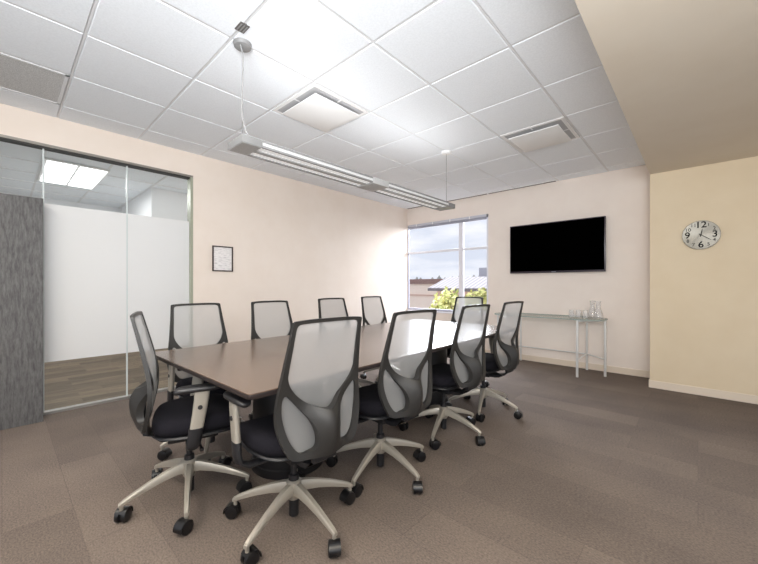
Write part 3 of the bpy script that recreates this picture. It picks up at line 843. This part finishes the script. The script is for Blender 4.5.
# ------------------------------------------------------------------ outside the window
gm = noise_col(mat('outside ground', lin((150, 145, 135)), 0.9), lin((170, 168, 160)), lin((190, 186, 178)), 0.5)
bm = bmesh.new(); box(bm, (-60, -40, -4.6), (45, 90, -4.5)); struct('ground_outside', bm, gm)
peach = noise_col(mat('peach render', lin((232, 205, 185)), 0.9), lin((250, 232, 218)), lin((253, 237, 224)), 0.6)
browncap = mat('brown parapet', lin((150, 122, 116)), 0.8)
pinkish = mat('pink brick band', lin((212, 178, 164)), 0.9)
t = empty('flat_roof_building', (-18, 24, -4.5), label='long peach flat-roofed building seen through the window', cat='building')
bm = bmesh.new(); box(bm, (-22, 0, 0), (16, 9, 5.75)); finish('wall', bm, peach, t, smooth=False)
bm = bmesh.new(); box(bm, (-22.1, -0.15, 5.75), (16.1, 9.1, 6.15)); finish('parapet', bm, browncap, t, smooth=False)
bm = bmesh.new(); box(bm, (-22.05, -0.08, 4.75), (16.05, 0, 4.85)); finish('band', bm, pinkish, t, smooth=False)
bm = bmesh.new(); box(bm, (5.0, 2.0, 6.0), (6.3, 3.4, 7.05), 0.04); finish('rooftop_unit', bm, mat('rooftop unit', lin((190, 194, 206)), 0.7), t)
roofm = mat('ribbed roof metal', lin((168, 160, 164)), 0.6); N, Lk, b = nt(roofm)
tc = N.new('ShaderNodeTexCoord'); wv = N.new('ShaderNodeTexWave'); wv.inputs['Scale'].default_value = 1.4; wv.bands_direction = 'X'
Lk.new(tc.outputs['Object'], wv.inputs['Vector']); cr = N.new('ShaderNodeValToRGB')
cr.color_ramp.elements[0].color = lin((186, 178, 184)); cr.color_ramp.elements[1].color = lin((226, 220, 224))
Lk.new(wv.outputs['Fac'], cr.inputs['Fac']); Lk.new(cr.outputs['Color'], b.inputs['Base Color'])
t = empty('gabled_building', (-9.45, 14.0, -4.40), label='lower building with grey ribbed pitched roof outside the window', cat='building')
bm = bmesh.new(); loft(bm, [[(x, -0.1, 5.42), (x, 1.6, 5.96), (x, 3.3, 5.42), (x, 3.3, 5.32), (x, 1.6, 5.84), (x, -0.1, 5.32)] for x in (-0.1, 9.5)]); finish('roof', bm, roofm, t, smooth=False)
bm = bmesh.new(); box(bm, (-0.12, -0.14, 5.27), (9.5, -0.08, 5.40)); finish('gutter', bm, mat('gutter', lin((120, 112, 116)), 0.7), t, smooth=False)
bm = bmesh.new(); loft(bm, [[(x, 0.25, 0), (x, 0.25, 5.4), (x, 1.6, 5.8), (x, 2.95, 5.4), (x, 2.95, 0)] for x in (0.15, 9.3)]); finish('wall', bm, mat('rose wall', lin((226, 192, 176)), 0.9), t, smooth=False)
def bush(name, x, y, zb, h, rad, n, label, c1, c2, sz=0.09):
    t = empty(name, (x, y, zb), label=label, cat='tree')
    bm = bmesh.new()
    tube(bm, [(0, 0, 0), (0.05, 0, h * 0.5), (0.02, 0.03, h * 0.8)], [0.09, 0.06, 0.03], 8)
    for k in range(7):
        a = k * 0.9; tube(bm, [(0.04, 0, h * (0.45 + 0.04 * k)), (rad * 0.7 * math.cos(a), rad * 0.7 * math.sin(a), h * (0.72 + 0.03 * k))], [0.035, 0.012], 6)
    finish('trunk', bm, mat('bark', lin((120, 100, 84)), 0.9), t)
    bm = bmesh.new()
    for k in range(n):
        while True:
            p = Vector((random.uniform(-1, 1), random.uniform(-1, 1), random.uniform(-1, 1)))
            if p.length < 1: break
        p *= 0.55 + 0.45 * random.random()
        q = Vector((p.x * rad, p.y * rad, h * 0.76 + p.z * h * 0.24))
        d = Vector((random.gauss(0, 1), random.gauss(0, 1), random.gauss(0, 0.6))).normalized(); e = d.orthogonal().normalized()
        s = sz * random.uniform(0.6, 1.3)
        bm.faces.new([bm.verts.new(q + d * s * u_ + e * s * v_ * 0.5) for u_, v_ in ((-1, 0), (0, -1), (1, 0), (0, 1))])
    lmm = noise_col(mat(name + ' leaves', c1, 0.8), c1, c2, 3)
    finish('foliage', bm, lmm, t, smooth=False)
bush('garden_tree', -5.62, 9.3, -4.5, 5.62, 0.74, 5200, 'yellow-green leafy tree outside, seen through the wide left window light', lin((150, 158, 92)), lin((204, 198, 134)))
bush('garden_tree', -5.5, 10.9, -4.5, 5.62, 0.85, 5600, 'yellow-green leafy tree outside, seen through the narrow window light beside the television', lin((146, 154, 90)), lin((200, 194, 130)))
bm = bmesh.new()
for k in range(46):
    x = -52 + k * 1.35; r_ = random.uniform(0.5, 1.1)
    mtx = Matrix.Translation((x, 60 + random.uniform(-2, 2), -4.5)) @ Matrix.Diagonal((1.6 * r_, 1.2, 6.6 + r_, 1))
    bmesh.ops.create_icosphere(bm, subdivisions=2, radius=1.0, matrix=mtx)
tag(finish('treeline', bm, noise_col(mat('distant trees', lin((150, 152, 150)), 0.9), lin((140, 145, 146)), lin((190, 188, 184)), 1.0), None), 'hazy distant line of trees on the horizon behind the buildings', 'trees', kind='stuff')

# ------------------------------------------------------------------ world: soft overcast sky with clouds
wd = bpy.data.worlds.new('sky'); S.world = wd; wd.use_nodes = True
N, Lk = wd.node_tree.nodes, wd.node_tree.links
bg = N['Background']; tc = N.new('ShaderNodeTexCoord'); mp = N.new('ShaderNodeMapping'); mp.inputs['Scale'].default_value = (1.6, 1.6, 7)
Lk.new(tc.outputs['Generated'], mp.inputs['Vector'])
nz = N.new('ShaderNodeTexNoise'); nz.inputs['Scale'].default_value = 2.6; nz.inputs['Detail'].default_value = 6; nz.inputs['Roughness'].default_value = 0.55
Lk.new(mp.outputs[0], nz.inputs['Vector'])
cr = N.new('ShaderNodeValToRGB')
cr.color_ramp.elements[0].position = 0.36; cr.color_ramp.elements[0].color = lin((217, 224, 237))
cr.color_ramp.elements[1].position = 0.62; cr.color_ramp.elements[1].color = lin((245, 247, 252))
Lk.new(nz.outputs['Fac'], cr.inputs['Fac']); Lk.new(cr.outputs['Color'], bg.inputs['Color'])
bg.inputs['Strength'].default_value = 1.1

# ------------------------------------------------------------------ lights
def area(name, loc, rot, sx, sy, power, col=(1, 1, 1)):
    l = bpy.data.lights.new(name, 'AREA'); l.shape = 'RECTANGLE'; l.size = sx; l.size_y = sy; l.energy = power; l.color = col
    o = bpy.data.objects.new(name, l); COL.objects.link(o); o.location = loc; o.rotation_euler = rot; return o
# uplight tubes of the pendant
for s in (-1, 1):
    area('pendant_uplight', (FX, 2.19 + s * 0.6, FZ1 + 0.004), (PI, 0, 0), 0.17, 1.0, 2.3, (1.0, 1.0, 1.0))
# daylight through the window: sun, plus added area lamps boosting the sky's glow
sun = bpy.data.lights.new('daylight', 'SUN'); sun.energy = 3.0; sun.angle = R(50); sun.color = (0.93, 0.96, 1.0)
so = bpy.data.objects.new('daylight', sun); COL.objects.link(so)
so.rotation_euler = Vector((0.52, -0.75, -0.42)).to_track_quat('-Z', 'Y').to_euler(); so.location = (-5, 12, 8)
area('sky_fill_window', (-4.1, YB + 1.9, 3.1), Vector((0.52, -0.85, -0.55)).to_track_quat('-Z', 'Y').to_euler(), 3.0, 2.0, 700, (0.88, 0.93, 1.0))
area('sky_fill_side', (-8.2, YB + 2.3, 2.7), Vector((4.8, -2.3, -1.3)).to_track_quat('-Z', 'Y').to_euler(), 2.5, 2.0, 700, (0.86, 0.92, 1.0))
area('sky_fill_right', (-0.9, YB + 2.3, 2.8), Vector((-3.2, -4.0, -1.5)).to_track_quat('-Z', 'Y').to_euler(), 2.0, 2.0, 270, (0.88, 0.93, 1.0))  # added to whiten the left wall near the window
# added fill lamps under the soffit and behind the camera, no fittings there
area('soffit_fill', (0.9, 1.2, HS - 0.02), (0, 0, 0), 0.6, 1.2, 17, (1.0, 0.93, 0.82))
area('rear_fill', (-1.6, -0.9, HC - 0.03), (0, 0, 0), 2.4, 0.6, 68, (1.0, 0.90, 0.77))
area('camera_side_fill', (1.2, -1.3, 1.75), Vector((-0.6, 1.0, 0.0)).to_track_quat('-Z', 'Y').to_euler(), 2.2, 1.6, 30, (1.0, 0.97, 0.94))  # unseen soft fill added behind the camera
area('upward_fill', (0.3, -0.6, 1.75), Vector((-0.42, 0.50, 0.9)).to_track_quat('-Z', 'Y').to_euler(), 1.4, 1.4, 180, (0.95, 0.98, 1.0))  # unseen lamp added and aimed up to brighten the ceiling
# corridor: light of the ceiling fitting, then two added fill lamps
area('corridor_light', (-6.3, 0.6, 2.6), (0, 0, 0), 1.2, 0.6, 26)
area('corridor_light', (-5.0, 4.5, 2.6), (0, 0, 0), 0.8, 1.2, 34)  # added to light the bulkhead front, no fitting here
area('corridor_up_fill', (-6.4, 2.0, 1.3), (PI, 0, 0), 2.4, 4.0, 15, (0.95, 0.98, 1.0))  # added out of sight behind the film to lift the corridor ceiling

# ------------------------------------------------------------------ camera
cam = bpy.data.cameras.new('camera'); co = bpy.data.objects.new('camera', cam); COL.objects.link(co); S.camera = co
co.location = (0, 0, 1.15); co.rotation_euler = (PI / 2, 0, 0.7437)
cam.sensor_fit = 'HORIZONTAL'; cam.sensor_width = 36; cam.lens = 346.84 / 758 * 36
cam.shift_y = (285.1 - 282) / 758; cam.clip_start = 0.02; cam.clip_end = 300

S.view_settings.view_transform = 'Standard'; S.view_settings.look = 'None'; S.view_settings.exposure = 0; S.view_settings.gamma = 1
S.cycles.use_denoising = True; S.cycles.transparent_max_bounces = 24; S.cycles.max_bounces = 10; S.cycles.diffuse_bounces = 6
S.cycles.sample_clamp_indirect = 3; S.cycles.sample_clamp_direct = 20
